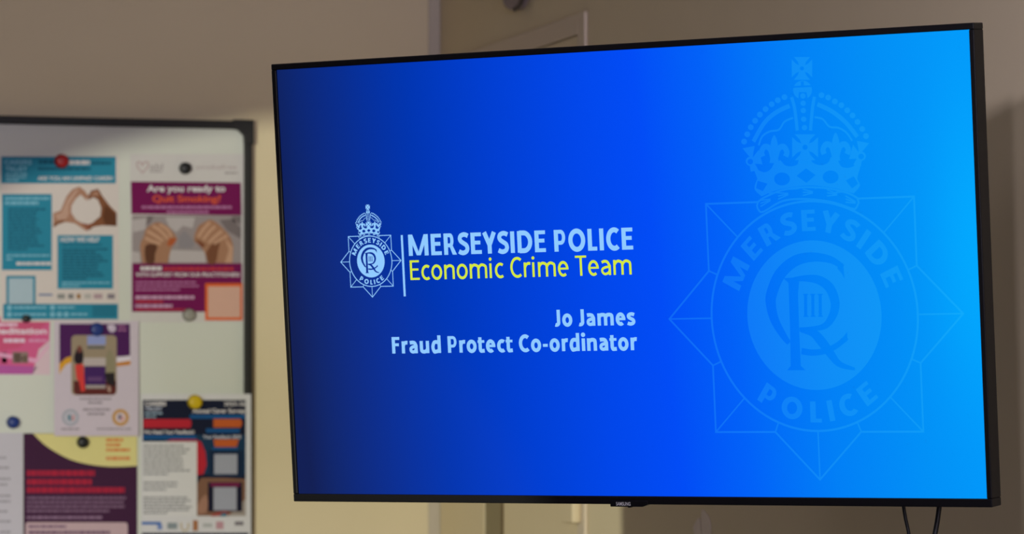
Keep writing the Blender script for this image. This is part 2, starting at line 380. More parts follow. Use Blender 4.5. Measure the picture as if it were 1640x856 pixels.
# 2 purple quit smoking poster
pur, purL, org = ink(112, 18, 76), ink(170, 110, 146), ink(206, 84, 52)
s = Sheet(208.5, 247, 390.5, 517, .0012, ink(198, 194, 182))
greyl = ink(150, 140, 136)
hp = [(219,262),(222,259),(226,261),(228,265),(230,261),(234,259),(238,262),(237,268),(228,277),(220,268)]
for q in stroke_outline(hp, 1.6, True): s.poly(q[::-1], ink(170, 138, 136), 2)
s.text('abl', 240, 261, 272, 10, greyl, 0); s.words(240, 260, 274, 2, greyl)
s.text('smokefree', 314, 379, 271, 7, ink(168, 150, 146), 0); s.words(360, 381, 276, 2.5, greyl)
s.poly([(210.5, 343), (387, 345.5), (385.8, 292.8), (209.5, 291)], pur)
s.text('Are you ready to', 235, 361, 307.5, 11, white, .035)
s.text('Quit Smoking?', 244, 354, 324, 11, org, .03)
s.words(227, 371, 330, 4.5, purL); s.words(267, 334, 338, 4, purL)
s.rect(211.5, 345, 386.5, 422, ink(148, 138, 132))
Z7 = lambda pts: [(200+x/4.625, 340+y/4.625) for x, y in pts]
gL, gD = ink(178, 170, 162), ink(116, 106, 102)
for q, m in (([(55,60),(160,45),(150,130),(60,150)], gL), ([(300,40),(520,40),(500,120),(430,100),(380,150),(330,110)], gL), ([(700,60),(800,50),(860,120),(860,200),(760,140)], gD),
             ([(330,280),(590,290),(600,375),(330,375)], gL), ([(400,180),(440,130),(520,230),(500,270),(400,270)], ink(136, 130, 128)), ([(55,290),(110,300),(115,375),(55,375)], gL), ([(165,30),(215,30),(190,80),(160,100)], gD), ([(790,30),(862,30),(862,90),(800,70)], gD)):
    s.poly(Z7(q)[::-1], m, 2)
h1, h2, h3 = ink(160, 118, 88), ink(188, 148, 116), ink(92, 58, 40)
s.poly(Z7(smooth([(130,378),(112,250),(140,180),(160,120),(235,75),(300,95),(350,140),(385,200),(355,245),(335,300),(318,378)], 5))[::-1], h1, 3)
s.poly(Z7(smooth([(612,378),(590,300),(555,250),(512,205),(540,110),(590,75),(635,55),(700,95),(770,170),(802,250),(796,378)], 5))[::-1], h1, 3)
s.poly(Z7(smooth([(150,250),(185,235),(240,250),(225,310),(215,378),(160,378),(145,300)], 5))[::-1], h3, 4)
s.poly(Z7(smooth([(640,240),(700,225),(690,290),(670,378),(620,378),(600,300)], 5))[::-1], ink(116, 74, 50), 4)
for q, wd in (([(150,190),(200,215),(265,235)], 22), ([(165,140),(225,175),(285,215)], 24), ([(205,100),(265,140),(320,200)], 24), ([(255,92),(315,130),(345,185)], 22),
              ([(545,185),(580,130),(630,75)], 24), ([(580,205),(625,145),(670,105)], 24), ([(620,230),(670,180),(720,140)], 24), ([(660,235),(720,195),(760,175)], 20)):
    for qq in stroke_outline(Z7(smooth(q, 4)), wd/4.625): s.poly(qq[::-1], h2, 5)
s.poly(Z7([(330,190),(385,195),(360,245),(310,250)])[::-1], ink(170, 88, 48), 6)
s.poly(Z7([(515,200),(560,215),(600,245),(570,265)])[::-1], ink(120, 70, 44), 6)
s.poly(Z7([(740,190),(800,260),(795,378),(740,378),(770,280)])[::-1], h2, 4)
s.rect(211.5, 422, 387.5, 500, pur)
s.words(225, 259, 427, 6.5, white); s.words(262, 374, 428, 6, ink(176, 52, 60))
s.text('WITH SUPPORT FROM OUR PRACTITIONERS', 217, 384, 443.5, 6.5, white, .03)
s.words(217, 314, 451, 3, purL); s.words(217, 318, 457, 3, purL); s.words(217, 288, 463, 3, purL)
s.words(217, 312, 474, 5.5, ink(190, 150, 172)); s.words(217, 262, 481.5, 4, ink(176, 52, 60)); s.words(217, 276, 488, 5, ink(190, 150, 172))
s.words(217, 300, 494.5, 3, ink(176, 52, 60))
s.rect(328.5, 454, 388.5, 513.5, ink(212, 92, 30), 3); s.rect(333, 459, 385, 509, ink(206, 164, 140), 4)
s.build('poster', 'purple and white quit smoking poster with two clenched hands, under a black magnet', 'poster', GP)
# 3 pink meditation leaflet
pink = ink(206, 92, 132)
s = Sheet(-22, 507, 81, 601, .0003, ink(202, 194, 188))
s.poly([(-22, 600), (52, 600), (78, 570), (80, 514), (-22, 508)], pink)
s.poly([(-22, 566), (30, 558), (60, 530), (80, 514), (40, 508), (-22, 508)], ink(198, 84, 116), 2)
s.poly([(-22, 600), (52, 600), (62, 588), (-22, 584)], ink(178, 88, 150), 2)
s.poly([(52, 600), (80, 601), (80, 545), (62, 560)], ink(210, 184, 184), 2)
s.text('Meditation', -16, 75, 535.5, 10, ink(226, 204, 208), .035); s.words(-10, 28, 518, 5, ink(226, 190, 200)); s.text('Rhyddid', 6, 42, 549, 6.5, ink(226, 196, 206), .02) if False else s.words(6, 42, 543, 6, ink(226, 196, 206)); s.words(46, 76, 544, 4, ink(214, 150, 176))
s.rect(3, 565, 11, 582, ink(110, 80, 74)); s.rect(20, 564, 45, 582, ink(140, 118, 108), 3); s.rect(23, 566, 33, 581, ink(96, 78, 68), 4); s.rect(36, 570, 45, 581, ink(108, 92, 76), 4)
s.poly([(-22, 562), (60, 575), (78, 552), (78, 556), (58, 582), (-22, 568)], ink(222, 160, 184), 3)
s.build('leaflet', 'pink meditation leaflet at the left edge, pinned below the teal poster', 'leaflet', GP)
# 4 white letter at the lower left
s = Sheet(-90, 694, 36.5, 900, .0006, ink(188, 184, 184))
for i, y in enumerate((732, 748, 766, 775, 793, 802, 818, 834, 851, 866)): s.words(-70, 17 if i % 3 else 12, y, 3.5, ink(150, 146, 148))
s.build('letter', 'plain white letter with grey print at the lower left of the board', 'letter', GP)
# 5 dark plum poster with a yellow arc
plum = ink(62, 30, 56); red = ink(166, 36, 58)
s = Sheet(37.5, 694.5, 220, 905, .0009, plum)
Z4 = lambda pts: [(x/4.157, 650+y/4.157) for x, y in pts]
arc = smooth(Z4([(220,187),(290,255),(370,310),(470,360),(580,390),(700,406),(800,408),(913,403)]), 6)
s.poly([(220, 695.2)] + arc[::-1] + [], ink(206, 198, 124), 1) if False else s.poly([(219.6, 695.2)][::-1] + arc, ink(212, 202, 130), 1)
s.words(170, 197, 703, 4.5, ink(206, 124, 66)); s.words(170, 193, 711, 4.5, ink(206, 124, 66)); s.words(170, 208, 719, 4.5, ink(206, 124, 66)); s.words(170, 208, 732, 5.5, ink(206, 130, 76))
s.text('COME AND ECONOMY', 43, 152, 763, 8.5, red, .035) if False else None
for y, x1 in ((754, 152), (768, 147), (781, 200)): s.words(43, x1, y, 9, red)
for y, x1 in ((796, 202), (803, 198), (810, 200), (817, 175)): s.words(43, x1, y, 4.2, ink(120, 92, 112))
s.words(43, 165, 827, 5, ink(132, 104, 124))
s.poly([(40.5, 900), (205, 900), (204.5, 841), (202, 837.5), (44, 837), (41, 840)], ink(186, 160, 158), 1)
s.words(46, 106, 842, 4, ink(120, 92, 110)); s.words(46, 176, 851, 5, ink(110, 84, 102)); s.words(46, 186, 862, 4, ink(120, 92, 110))
s.build('poster', 'dark plum poster with red lettering and a yellow arc across its top', 'poster', GP)
# 6 booklet with a photograph on a purple cover
bk = ink(196, 184, 186)
s = Sheet(87, 515, 222, 699, .0042, bk, (.002, .006))
dp = ink(74, 30, 82); gold = ink(206, 150, 44)
Z6 = lambda pts: [(x/4.077, 500+y/4.077) for x, y in pts]
s.poly(Z6([(388,78),(388,340),(440,300),(500,283),(560,290),(640,300),(760,292),(850,290),(848,78)]), dp, 1)
s.poly(Z6([(388,410),(386,340),(430,300),(480,285),(480,322),(430,345),(400,385)]), gold, 2)
s.poly(Z6([(750,330),(750,300),(852,285),(852,318)]), ink(214, 206, 206), 2)
s.poly(Z6([(750,358),(750,335),(852,318),(852,345)]), ink(190, 122, 40), 2)
def rrect(x0, y0, x1, y1, r):
    o = []
    for cx, cy, a0 in ((x0+r, y1-r, 180), (x1-r, y1-r, 90), (x1-r, y0+r, 0), (x0+r, y0+r, -90)):
        for i in range(5):
            a = math.radians(a0 - i*22.5); o.append((cx+r*math.cos(a), cy+r*math.sin(a)))
    return o
s.poly(Z6(rrect(466, 152, 762, 544, 28)), ink(150, 134, 108), 3)
s.poly(Z6([(480,450),(760,450),(758,520),(745,542),(500,542),(480,525)])[::-1], ink(92, 40, 36), 4)
s.poly(Z6([(570,155),(690,155),(690,215),(570,215)])[::-1], ink(140, 150, 190), 4)
s.poly(Z6([(570,225),(685,225),(685,240),(570,240)])[::-1], ink(84, 92, 92), 5)
s.poly(Z6([(545,300),(690,300),(690,352),(545,352)])[::-1], ink(180, 168, 158), 4)
s.poly(Z6([(550,355),(690,355),(690,478),(550,478)])[::-1], ink(66, 36, 90), 4)
s.poly(Z6([(572,425),(668,425),(668,452),(572,452)])[::-1], ink(98, 66, 108), 5)
s.poly(Z6([(560,478),(690,478),(690,500),(560,500)])[::-1], ink(160, 150, 140), 5)
s.poly(Z6(smooth([(518,222),(540,250),(545,300),(535,335),(500,340),(482,310),(492,262)], 4, True))[::-1], ink(36, 28, 34), 6)
s.poly(Z6([(505,222),(532,222),(536,262),(508,266)])[::-1], ink(120, 70, 58), 7)
s.poly(Z6([(490,345),(545,340),(556,515),(530,522),(515,450),(500,440)])[::-1], ink(206, 62, 56), 6)
s.poly(Z6([(690,290),(715,245),(725,248),(745,300),(748,395),(690,400)])[::-1], ink(138, 130, 100), 6)
s.poly(Z6([(680,400),(748,395),(752,490),(700,470)])[::-1], ink(40, 34, 36), 6)
s.poly(Z6([(700,480),(722,490),(724,525),(705,520)])[::-1], ink(170, 140, 120), 7)
s.poly(Z6(circle((732, 108), 26, 20)[::-1]), ink(190, 176, 186), 2); s.poly(Z6([(700,88),(730,84),(728,108),(705,110)])[::-1], ink(204, 190, 198), 3)
s.words(189, 202, 522, 2.5, purL, 3); s.words(189, 203, 528, 2.5, purL, 3)
gtx = ink(132, 122, 126)
s.words(128, 178, 638, 2.6, gtx); s.words(141, 165, 644, 3, gtx); s.words(133, 176, 655, 3, gtx); s.words(140, 168, 662, 3, gtx); s.words(98, 127, 686.5, 2.4, gtx); s.words(155, 210, 686.5, 2.2, gtx)
s.poly(Z6(circle((460, 690), 55, 28)[::-1]), ink(158, 160, 164), 2); s.poly(Z6(circle((460, 690), 40, 28)[::-1]), ink(186, 182, 184), 3); s.poly(Z6([(440,675),(462,668),(466,715),(444,708)])[::-1], ink(96, 130, 138), 4); s.poly(Z6([(470,678),(486,672),(484,712),(470,708)])[::-1], ink(186, 130, 126), 4)
s.poly(Z6(circle((787, 690), 55, 28)[::-1]), ink(186, 140, 74), 2); s.poly(Z6(circle((787, 690), 34, 28)[::-1]), ink(206, 188, 182), 3); s.poly(Z6([(768,680),(788,664),(796,690),(776,712)])[::-1], ink(120, 112, 124), 4); s.poly(Z6([(790,690),(808,676),(806,712),(790,712)])[::-1], ink(206, 144, 136), 4)
s.build('booklet', 'white booklet with a purple top and a photograph of people, under a blue magnet', 'booklet', GP)
# 7 survey poster over the right frame
navy, blue7, red7, org7 = ink(18, 24, 44), ink(20, 78, 126), ink(176, 36, 48), ink(184, 88, 38)
s = Sheet(226, 631.5, 402, 900, .0016, ink(202, 200, 192), (.0125, 0))
s.rect(228.5, 641, 393.5, 827, navy)
s.rect(228.5, 697, 393.5, 760, ink(22, 52, 76), 2)
Z9 = lambda pts: [(215+x/7.135, 620+y/7.135) for x, y in pts]
s.text('CARERS', 232, 266, 650.5, 7, white, .04); s.text('TRUST', 232, 260, 658.5, 6, ink(176, 182, 190), .03); s.words(232, 260, 661, 3, ink(140, 160, 170)); s.words(232, 250, 667, 2.5, ink(140, 160, 170))
s.text('2025-26', 359, 393, 650.5, 6.5, white, .02); s.text('Annual Carer Survey', 308, 393, 662, 7, white, .03)
s.rect(304, 664.5, 393, 671, blue7, 2)
s.poly(Z9([(105,470),(640,470),(655,420),(640,370),(105,370)]), red7, 2); s.poly(Z9([(905,465),(1215,465),(1235,415),(1215,368),(905,368)]), org7, 3)
s.text('We Need Your Feedback!', 230, 311, 695.5, 6, white, .03); s.rect(228.5, 697, 314, 703.5, blue7, 3); s.rect(330, 687, 384, 693.5, blue7, 3)
s.text('Your Feedback 2025', 325, 386, 703, 5.5, ink(196, 196, 196), .02)
s.poly(Z9([(920,688),(1170,688),(1195,600),(905,600)]), org7, 3); s.rect(340, 717, 381, 721, blue7, 3)
s.poly(Z9([(330,640),(720,640),(720,600),(420,600)]), ink(150, 36, 58), 3)
s.poly([(316, 762), (326, 760), (331, 745), (329, 725), (322, 708), (312, 705)], red7, 3)
s.poly([(228.5, 827), (393.5, 827), (393.5, 768), (360, 766), (322, 766), (316, 775), (228.5, 822)], ink(122, 88, 66), 2)
s.poly([(316, 812), (322, 800), (330, 792), (334, 806), (330, 822), (318, 824)], ink(156, 116, 92), 3)
s.poly([(336, 826), (348, 821), (360, 819), (368, 822), (360, 827), (340, 828)], ink(150, 70, 62), 4); s.poly([(352, 828), (356, 822), (364, 823), (362, 828)], ink(48, 106, 122), 5)
s.poly([(366, 827), (393.5, 827), (393.5, 800), (380, 812)], ink(150, 140, 126), 3)
s.rect(228, 708, 315.5, 827.5, ink(206, 204, 194), 4)
t7 = ink(146, 146, 142)
s.para(229.5, 310, 713, 764, 9, t7, 5, 3.2); s.para(229.5, 303, 772, 789, 3, t7, 5, 3.2); s.para(229.5, 310, 796, 826, 6, t7, 5, 3.2)
s.rect(335, 722, 390, 765, ink(16, 36, 60), 4); s.rect(343, 728, 380, 760, ink(152, 154, 158), 5)
s.rect(333, 773, 388, 820, ink(18, 20, 40), 4); s.rect(337, 774, 384, 780, ink(110, 26, 66), 5); s.rect(342, 781, 379, 818, ink(152, 154, 158), 6)
for x0, x1, y0, y1, cc in ((227, 258, 836.5, 841, (52, 100, 160)), (252, 260, 841, 849, (110, 130, 170)), (268, 284, 838, 848, (130, 140, 138)), (309, 317, 834, 851, (158, 106, 66)), (325, 340, 839, 845, (166, 168, 160)), (346, 358, 836, 848, (180, 138, 140)), (376, 390, 836, 842, (110, 104, 106))):
    s.rect(x0, y0, x1, y1, ink(*cc), 3)
for q in stroke_outline(smooth([(290,838),(291,847),(296,851),(301,847),(302,838)], 4), 2): s.poly(q[::-1], ink(176, 156, 108), 3)
s.rect(227, 854, 398, 900, ink(36, 44, 62), 3)
s.build('poster', 'navy carer survey poster with red and orange bars, overlapping the right frame of the whiteboard', 'poster', GP)

# ---------------------------------------------------------------- magnets
MG = 'round magnets on the whiteboard'
def magnet(px, py, r, off, m, label, h=.013):
    c = onL(px, py, OFF + off); rr = r/FPX*(c - CAMW).length
    mb = MB()
    mb.lathe([(rr*.92, 0), (rr, .0015), (rr*.9, h*.45), (rr*.92, h*.75), (rr*.8, h*.93), (rr*.5, h), (rr*.1, h*1.02)], c, (0, -1, 0), m)
    tag(mb.build('magnet', None, c), label, 'magnet', MG)
mr, mk, mbl, mgr, my = mat('red_plastic', (170, 22, 28), .4, .4), mat('black_magnet_plastic', (22, 24, 26), .4, .4), mat('blue_plastic', (24, 52, 128), .4, .4), mat('grey_plastic', (150, 148, 142), .4, .4), mat('yellow_plastic', (206, 176, 12), .4, .4)
magnet(98, 258.5, 11.5, .0022, mr, 'red magnet on the teal carers poster')
magnet(296, 270, 9.8, .0024, mk, 'black magnet at the top of the purple quit smoking poster')
magnet(41, 511, 6.6, .0022, mk, 'small black magnet between the teal poster and the pink leaflet')
magnet(155, 528, 11, .0062, mbl, 'blue magnet holding the booklet with the purple top', .008)
magnet(20, 677, 10.2, .0004, mbl, 'blue magnet on the bare board above the white letter', .018)
magnet(132, 709, 9.6, .002, mk, 'black magnet on the yellow arc of the plum poster')
magnet(302, 505, 10.5, .0024, mgr, 'grey magnet at the bottom of the purple quit smoking poster')
magnet(311.5, 644.5, 12, .0092, my, 'yellow magnet at the top of the navy survey poster')

# ---------------------------------------------------------------- television
TVC = c2w(0.12316, 4.78059, 0.20421); YAW, TILT = -(math.radians(31.143)+B), math.radians(5.270)
TVM = Matrix.Rotation(YAW, 3, 'Z') @ Matrix.Rotation(TILT, 3, 'X')
tv = empty('television', TVC, (TILT, 0, YAW))
tag(tv, 'large black flat screen television on a wall bracket, showing a blue police slide', 'television')
def slide(px, py):                              # picture point -> metres on the screen
    d = TVM.transposed() @ ray(px, py); o = TVM.transposed() @ (CAMW - TVC)
    k = -o.y/d.y; p = o + d*k
    return (p.x, p.z)
tvk = mat('black_tv_plastic', (10, 10, 13), 0.42, 0.22, 0.05, 30)
tvb = mat('charcoal_tv_back', (30, 31, 32), 0.6, 0.3, 0.05, 30)
HW, HH = .4705, .26465
bl, bt, bb = .0066, .0075, .0098
mb = MB()
for a, b in (((-HW-bl, -.003, HH), (HW+bl, .022, HH+bt)), ((-HW-bl, -.003, -HH-bb), (HW+bl, .022, -HH)),
             ((-HW-bl, -.003, -HH), (-HW, .022, HH)), ((HW, -.003, -HH), (HW+bl, .022, HH))): mb.box(a, b, tvk)
under_tv = lambda mb, name, par=tv, bevel=0: mb.build(name, par, None, bevel)
under_tv(mb, 'bezel', bevel=.0012)
mb = MB()
def ring(x, zt_, zb_, y): return [(-x, y, zb_), (x, y, zb_), (x, y, zt_), (-x, y, zt_)]
secs = [ring(HW+bl-.002, HH+bt-.002, -HH-bb+.002, .010), ring(HW+bl-.004, HH+bt-.004, -HH-bb+.003, .024), ring(HW-.06, HH-.07, -HH+.02, .046), ring(HW-.08, HH-.09, -HH+.035, .052)]
vs = sum(secs, []); fs = [(3, 2, 1, 0)]
for j in range(3):
    for i in range(4): fs.append((j*4+i, j*4+(i+1) % 4, (j+1)*4+(i+1) % 4, (j+1)*4+i))
fs.append((12, 13, 14, 15)); mb.mesh(vs, fs, tvb); under_tv(mb, 'back_case', bevel=.003)
# maker's plate
mb = MB()
mb.slab([(-.0195, -.0045, -.2700), (-.0195, -.0045, -.2772), (.0245, -.0045, -.2772), (.0318, -.0045, -.2745), (.0318, -.0045, -.2700)], (0, .012, 0), tvk)
mb.box((.0035, -.003, -.2784), (.0070, .004, -.2765), tvk)
pl = under_tv(mb, 'logo_plate', bevel=.0006)
mb = MB(); v, f = text2d('SAMSUNG', -.0112, .0085, -.2757, .0042, .01)
mb.mesh([(x, -.0047, z) for x, z in v], f, mat('silver_lettering', (190, 190, 190), .4, .5))
under_tv(mb, 'logo_lettering', pl)

# the lit slide
def emat(name, build):
    m = bpy.data.materials.new(name); m.use_nodes = True; nt = m.node_tree; p = nt.nodes['Principled BSDF']
    p.inputs['Base Color'].default_value = (.001, .001, .001, 1); p.inputs['Roughness'].default_value = .45; p.inputs['Specular IOR Level'].default_value = .01
    p.inputs['Emission Strength'].default_value = 1
    nt.links.new(build(nt), p.inputs['Emission Color']); return m
def gradient(nt):
    N, Lk = nt.nodes.new, nt.links.new
    tc = N('ShaderNodeTexCoord'); sx = N('ShaderNodeSeparateXYZ'); Lk(tc.outputs['Object'], sx.inputs[0])
    def math_(op, a, b):
        n = N('ShaderNodeMath'); n.operation = op
        for i, q in enumerate((a, b)):
            if isinstance(q, (int, float)): n.inputs[i].default_value = q
            else: Lk(q, n.inputs[i])
        return n.outputs[0]
    zz = math_('MULTIPLY', sx.outputs['Z'], 0.09)
    t = math_('ADD', math_('ADD', math_('MULTIPLY', sx.outputs['X'], 1/(2*HW)), 0.5), zz)
    r = N('ShaderNodeValToRGB'); Lk(t, r.inputs[0]); e = r.color_ramp.elements
    stops = GRAD
    e[0].position = stops[0][0]; e[0].color = srgb(*stops[0][1]); e[1].position = stops[-1][0]; e[1].color = srgb(*stops[-1][1])
    for p, c in stops[1:-1]: q = e.new(p); q.color = srgb(*c)
    # brighter patch of the slide near its right edge
    dx = math_('DIVIDE', math_('SUBTRACT', sx.outputs['X'], HW), .055); dz = math_('DIVIDE', math_('ADD', sx.outputs['Z'], -.02), .17)
    rr = math_('ADD', math_('MULTIPLY', dx, dx), math_('MULTIPLY', dz, dz))
    g = math_('EXPONENT', math_('MULTIPLY', rr, -1.0), 0)
    mx = N('ShaderNodeMix'); mx.data_type = 'RGBA'; Lk(math_('MULTIPLY', g, .65), mx.inputs[0]); Lk(r.outputs[0], mx.inputs[6]); mx.inputs[7].default_value = srgb(0, 176, 255)
    return mx.outputs[2]
GRAD = [(0.0, (16, 30, 84)), (.035, (14, 37, 106)), (.12, (8, 45, 142)), (.22, (0, 53, 176)), (.34, (0, 62, 208)), (.46, (0, 70, 232)), (.56, (0, 76, 246)),
        (.66, (0, 98, 248)), (.78, (0, 128, 246)), (.90, (0, 144, 246)), (1.0, (0, 152, 250))]
def wmark(nt):
    c = gradient(nt); m = nt.nodes.new('ShaderNodeMix'); m.data_type = 'RGBA'; m.inputs[0].default_value = .085
    nt.links.new(c, m.inputs[6]); m.inputs[7].default_value = (.05, .80, 1.0, 1); return m.outputs[2]
def flat(c):
    def b(nt):
        n = nt.nodes.new('ShaderNodeRGB'); n.outputs[0].default_value = srgb(*c); return n.outputs[0]
    return b
M_SC, M_WM = emat('slide_blue_gradient', gradient), emat('slide_watermark', wmark)
M_LB, M_YE = emat('slide_pale_blue', flat((144, 202, 255))), emat('slide_yellow', flat((212, 232, 62)))
scr = MB()
def spoly(pts, m, l): scr.poly([(x, -.00008*l, z) for x, z in pts], m)
scr.box((-HW, 0, -HH), (HW, .004, HH), M_SC)
def stext(body, x0, x1, base, cap, m, bold):
    for q in pen_text(body, x0, x1, base, cap, bold): spoly(q, m, 2)
stext('MERSEYSIDE POLICE', -.2895, .0255, .0290, .0260, M_LB, .225)
stext('Economic Crime Team', -.2890, .0219, -.0006, .0241, M_YE, .138)
stext('Jo James', -.0870, .0239, -.0606, .0199, M_LB, .222)
stext('Fraud Protect Co-ordinator', -.3208, .0249, -.0905, .0203, M_LB, .222)
spoly([(-.3000, -.0204), (-.2970, -.0204), (-.2970, .0548), (-.3000, .0548)], M_LB, 2)

WC, WR = (.2596, -.0543), .1330                 # centre and ring radius of the large badge
def W5(pts): return [slide(1150+x/3.1714, 80+y/3.1714) for x, y in pts]
def W6(pts): return [slide(1150+x/3.2933, 380+y/3.2933) for x, y in pts]
def badge(c, sca, fg, bg, l0, lw):
    tr = lambda pts: [(c[0]+(x-WC[0])*sca, c[1]+(z-WC[1])*sca) for x, z in pts]
    U = lambda x, y: (WC[0]+x*WR, WC[1]+y*WR)
    P = lambda pts, m, l: spoly(tr(pts), m, l0+l)
    def line(pts, wd, m=fg, l=1, closed=False):
        for q in stroke_outline(pts, wd, closed): P(q, m, l)
    k = math.sqrt(2); a = 1.008
    n8 = []
    for i in range(8):
        t = math.radians(90+45*i); n8.append((a*k*math.cos(t), a*k*math.sin(t)))
        t2 = t + math.radians(22.5); rn = a/math.cos(math.radians(22.5)); n8.append((rn*math.cos(t2), rn*math.sin(t2)))
    star = [U(x, y) for x, y in n8]
    # outline of the eight pointed star (its top point is behind the crown)
    line(star[1:], lw) 
    for i in range(1, 16):
        if i in (1, 15): continue
        x, y = n8[i]; d = math.hypot(x, y); line([U(x/d, y/d), star[i]], lw*.8)
    line(circle(U(0, 0), WR, 96), lw*1.15, closed=True)
    P(circle((WC[0]+.0008, WC[1]+.0012), .0866, 72), fg, 1)
    # lettering round the ring
    def arc_text(body, a0, a1, up):
        h = .184*WR; ws = [ADV[ch] for ch in body]; tot = sum(ws); x = 0
        for ch, wd in zip(body, ws):
            t = math.radians(a0 + (a1-a0)*(x+wd/2)/tot); x += wd
            r0 = .742*WR if up else .926*WR
            rad = (math.cos(t), math.sin(t)); tan = (math.sin(t), -math.cos(t)); sg = 1 if up else -1
            for q in pen(ch, .24):
                P([(WC[0]+rad[0]*(r0+sg*p[1]*h)+sg*tan[0]*(p[0]-wd/2)*h*1.22, WC[1]+rad[1]*(r0+sg*p[1]*h)+sg*tan[1]*(p[0]-wd/2)*h*1.22) for p in q], fg, 1)
    arc_text('MERSEYSIDE', 164, 16, True); arc_text('POLICE', 228, 313, False)
    # monogram
    dk = bg
    cpts = smooth([(660,158),(590,118),(490,106),(400,130),(325,200),(283,300),(280,360),(300,440),(345,520),(375,560)], 6)
    n = len(cpts); wd = [(.008 + .052*math.sin(math.pi*min(1, max(0, i/(n-1)))**.9)**1.0)*1.0 for i in range(n)]
    def wline(pts, ws, l=2):
        for q in stroke_outline(W6(pts), [v_/3.2933*.00083 for v_ in ws]): P(q, dk, l)
    wline(cpts, [22 + 34*math.sin(math.pi*i/(n-1)) for i in range(n)])
    P(W6([(640,140),(660,138),(668,222),(655,195),(630,165)])[::-1], dk, 2)
    lo = smooth([(440,602),(500,610),(570,600),(630,570),(680,528)], 6); n = len(lo)
    wline(lo, [30-6*i/n for i in range(n)]); P(W6([(655,535),(682,500),(682,548),(640,580)])[::-1], dk, 2)
    P(W6([(345,217),(430,212),(422,300),(428,480),(437,680),(462,703),(365,703),(384,680),(380,480),(374,300),(372,242)])[::-1], dk, 2)
    bw = smooth([(400,222),(470,218),(535,228),(590,270),(618,350),(600,425),(550,475),(430,487)], 6); n = len(bw)
    wline(bw, [17 + 30*math.sin(math.pi*min(1, i/(n-1)*1.05)) for i in range(n)])
    lg = smooth([(430,490),(500,505),(545,550),(590,610),(640,670),(722,697)], 6); n = len(lg)
    wline(lg, [12 + 34*math.sin(math.pi*min(1, (i/(n-1))**.8)) for i in range(n)])
    for x in (462, 500, 539):
        P(W6([(x-8,302),(x+8,302),(x+9,420),(x-7,420)])[::-1], dk, 2)
        P(W6([(x-13,300),(x+13,300),(x+13,306),(x-13,306)])[::-1], dk, 2); P(W6([(x-11,415),(x+15,415),(x+15,421),(x-11,421)])[::-1], dk, 2)
    # crown, behind everything a clean patch so that the star lines stop at it
    def maltese(cx, cy, rx, ry):
        for sx, sy in ((0, -1), (0, 1), (-1, 0), (1, 0)):
            if sx == 0: q = [(cx-.22*rx, cy+sy*.12*ry), (cx+.22*rx, cy+sy*.12*ry), (cx+.42*rx, cy+sy*.6*ry), (cx+.8*rx, cy+sy*ry), (cx-.8*rx, cy+sy*ry), (cx-.42*rx, cy+sy*.6*ry)]
            else: q = [(cx+sx*.12*rx, cy-.22*ry), (cx+sx*.6*rx, cy-.42*ry), (cx+sx*rx, cy-.8*ry), (cx+sx*rx, cy+.8*ry), (cx+sx*.6*rx, cy+.42*ry), (cx+sx*.12*rx, cy+.22*ry)]
            P(W5(q), fg, 4)
        P(W5(circle((cx, cy), rx*.36, 20)), fg, 5); P(W5(circle((cx, cy), rx*.2, 20)), bg, 6)
    px = .00083/3.1714
    def bead(x, y, r): P(W5(circle((x, y), r, 16)), fg, 3)
    def cl(pts, wd): line(W5(smooth(pts, 6)), wd*px, fg, 3)
    maltese(427, 94, 52, 58)
    P(W5(circle((430, 204), 48, 32)), fg, 3); line(W5([(383,188),(477,184)]), 8*px, bg, 4); line(W5([(428,160),(430,186)]), 14*px, bg, 4)
    P(W5([(412,215),(450,215),(458,262),(408,262)]), bg, 4)
    cl([(374,240),(390,300),(403,410)], 16); cl([(490,238),(480,300),(470,410)], 16)
    for x, y in ((432,234),(433,271),(434,308),(436,352),(440,395)): 
        P(W5(circle((x, y), 14, 16)), fg, 5)
    cl([(180,466),(235,372),(295,318),(364,284)], 20); cl([(505,276),(580,313),(650,370),(708,442)], 20)
    for x, y in ((133,466),(149,429),(167,393),(189,360),(213,329),(242,301),(273,276),(304,256),(338,240),(526,230),(560,242),(594,262),(627,281),(657,307),(684,333),(709,366),(733,402),(752,438)): bead(x, y, 15)
    cl([(207,485),(225,440),(262,415),(310,405),(338,365),(382,345)], 9); cl([(490,342),(532,352),(566,390),(612,396),(652,420),(682,462)], 9)
    # rim of the crown
    up = [(176,590)] + smooth([(196,606),(235,622),(268,606),(285,575)], 5) + smooth([(318,560),(340,585),(372,592),(405,580),(420,545)], 5) + smooth([(462,545),(485,575),(525,586),(560,572),(572,545)], 5) + smooth([(610,560),(625,590),(655,600),(690,590),(718,560)], 5)
    lowr = smooth([(722,600),(708,655),(722,690),(690,730)], 3) + smooth([(600,704),(520,692),(440,690),(340,703),(270,722)], 5) + smooth([(222,745),(185,706),(200,655)], 3)
    P(W5(up + lowr)[::-1], fg, 3)
    maltese(443, 495, 66, 66); P(W5([(415,540),(470,540),(480,580),(405,580)]), fg, 3)
    for cx, cy in ((286, 500), (598, 488)):     # fleurs-de-lis
        P(W5(smooth([(cx, cy-68), (cx+18, cy-25), (cx+10, cy+12), (cx, cy+22), (cx-10, cy+12), (cx-18, cy-25)], 5, True)), fg, 4)
        for sg in (-1, 1):
            line(W5(smooth([(cx+sg*8, cy+45), (cx+sg*22, cy+2), (cx+sg*48, cy-8), (cx+sg*64, cy+18), (cx+sg*58, cy+42)], 5)), 26*px, fg, 4)
        P(W5([(cx-14, cy+15), (cx+14, cy+15), (cx+24, cy+75), (cx-24, cy+75)]), fg, 4)
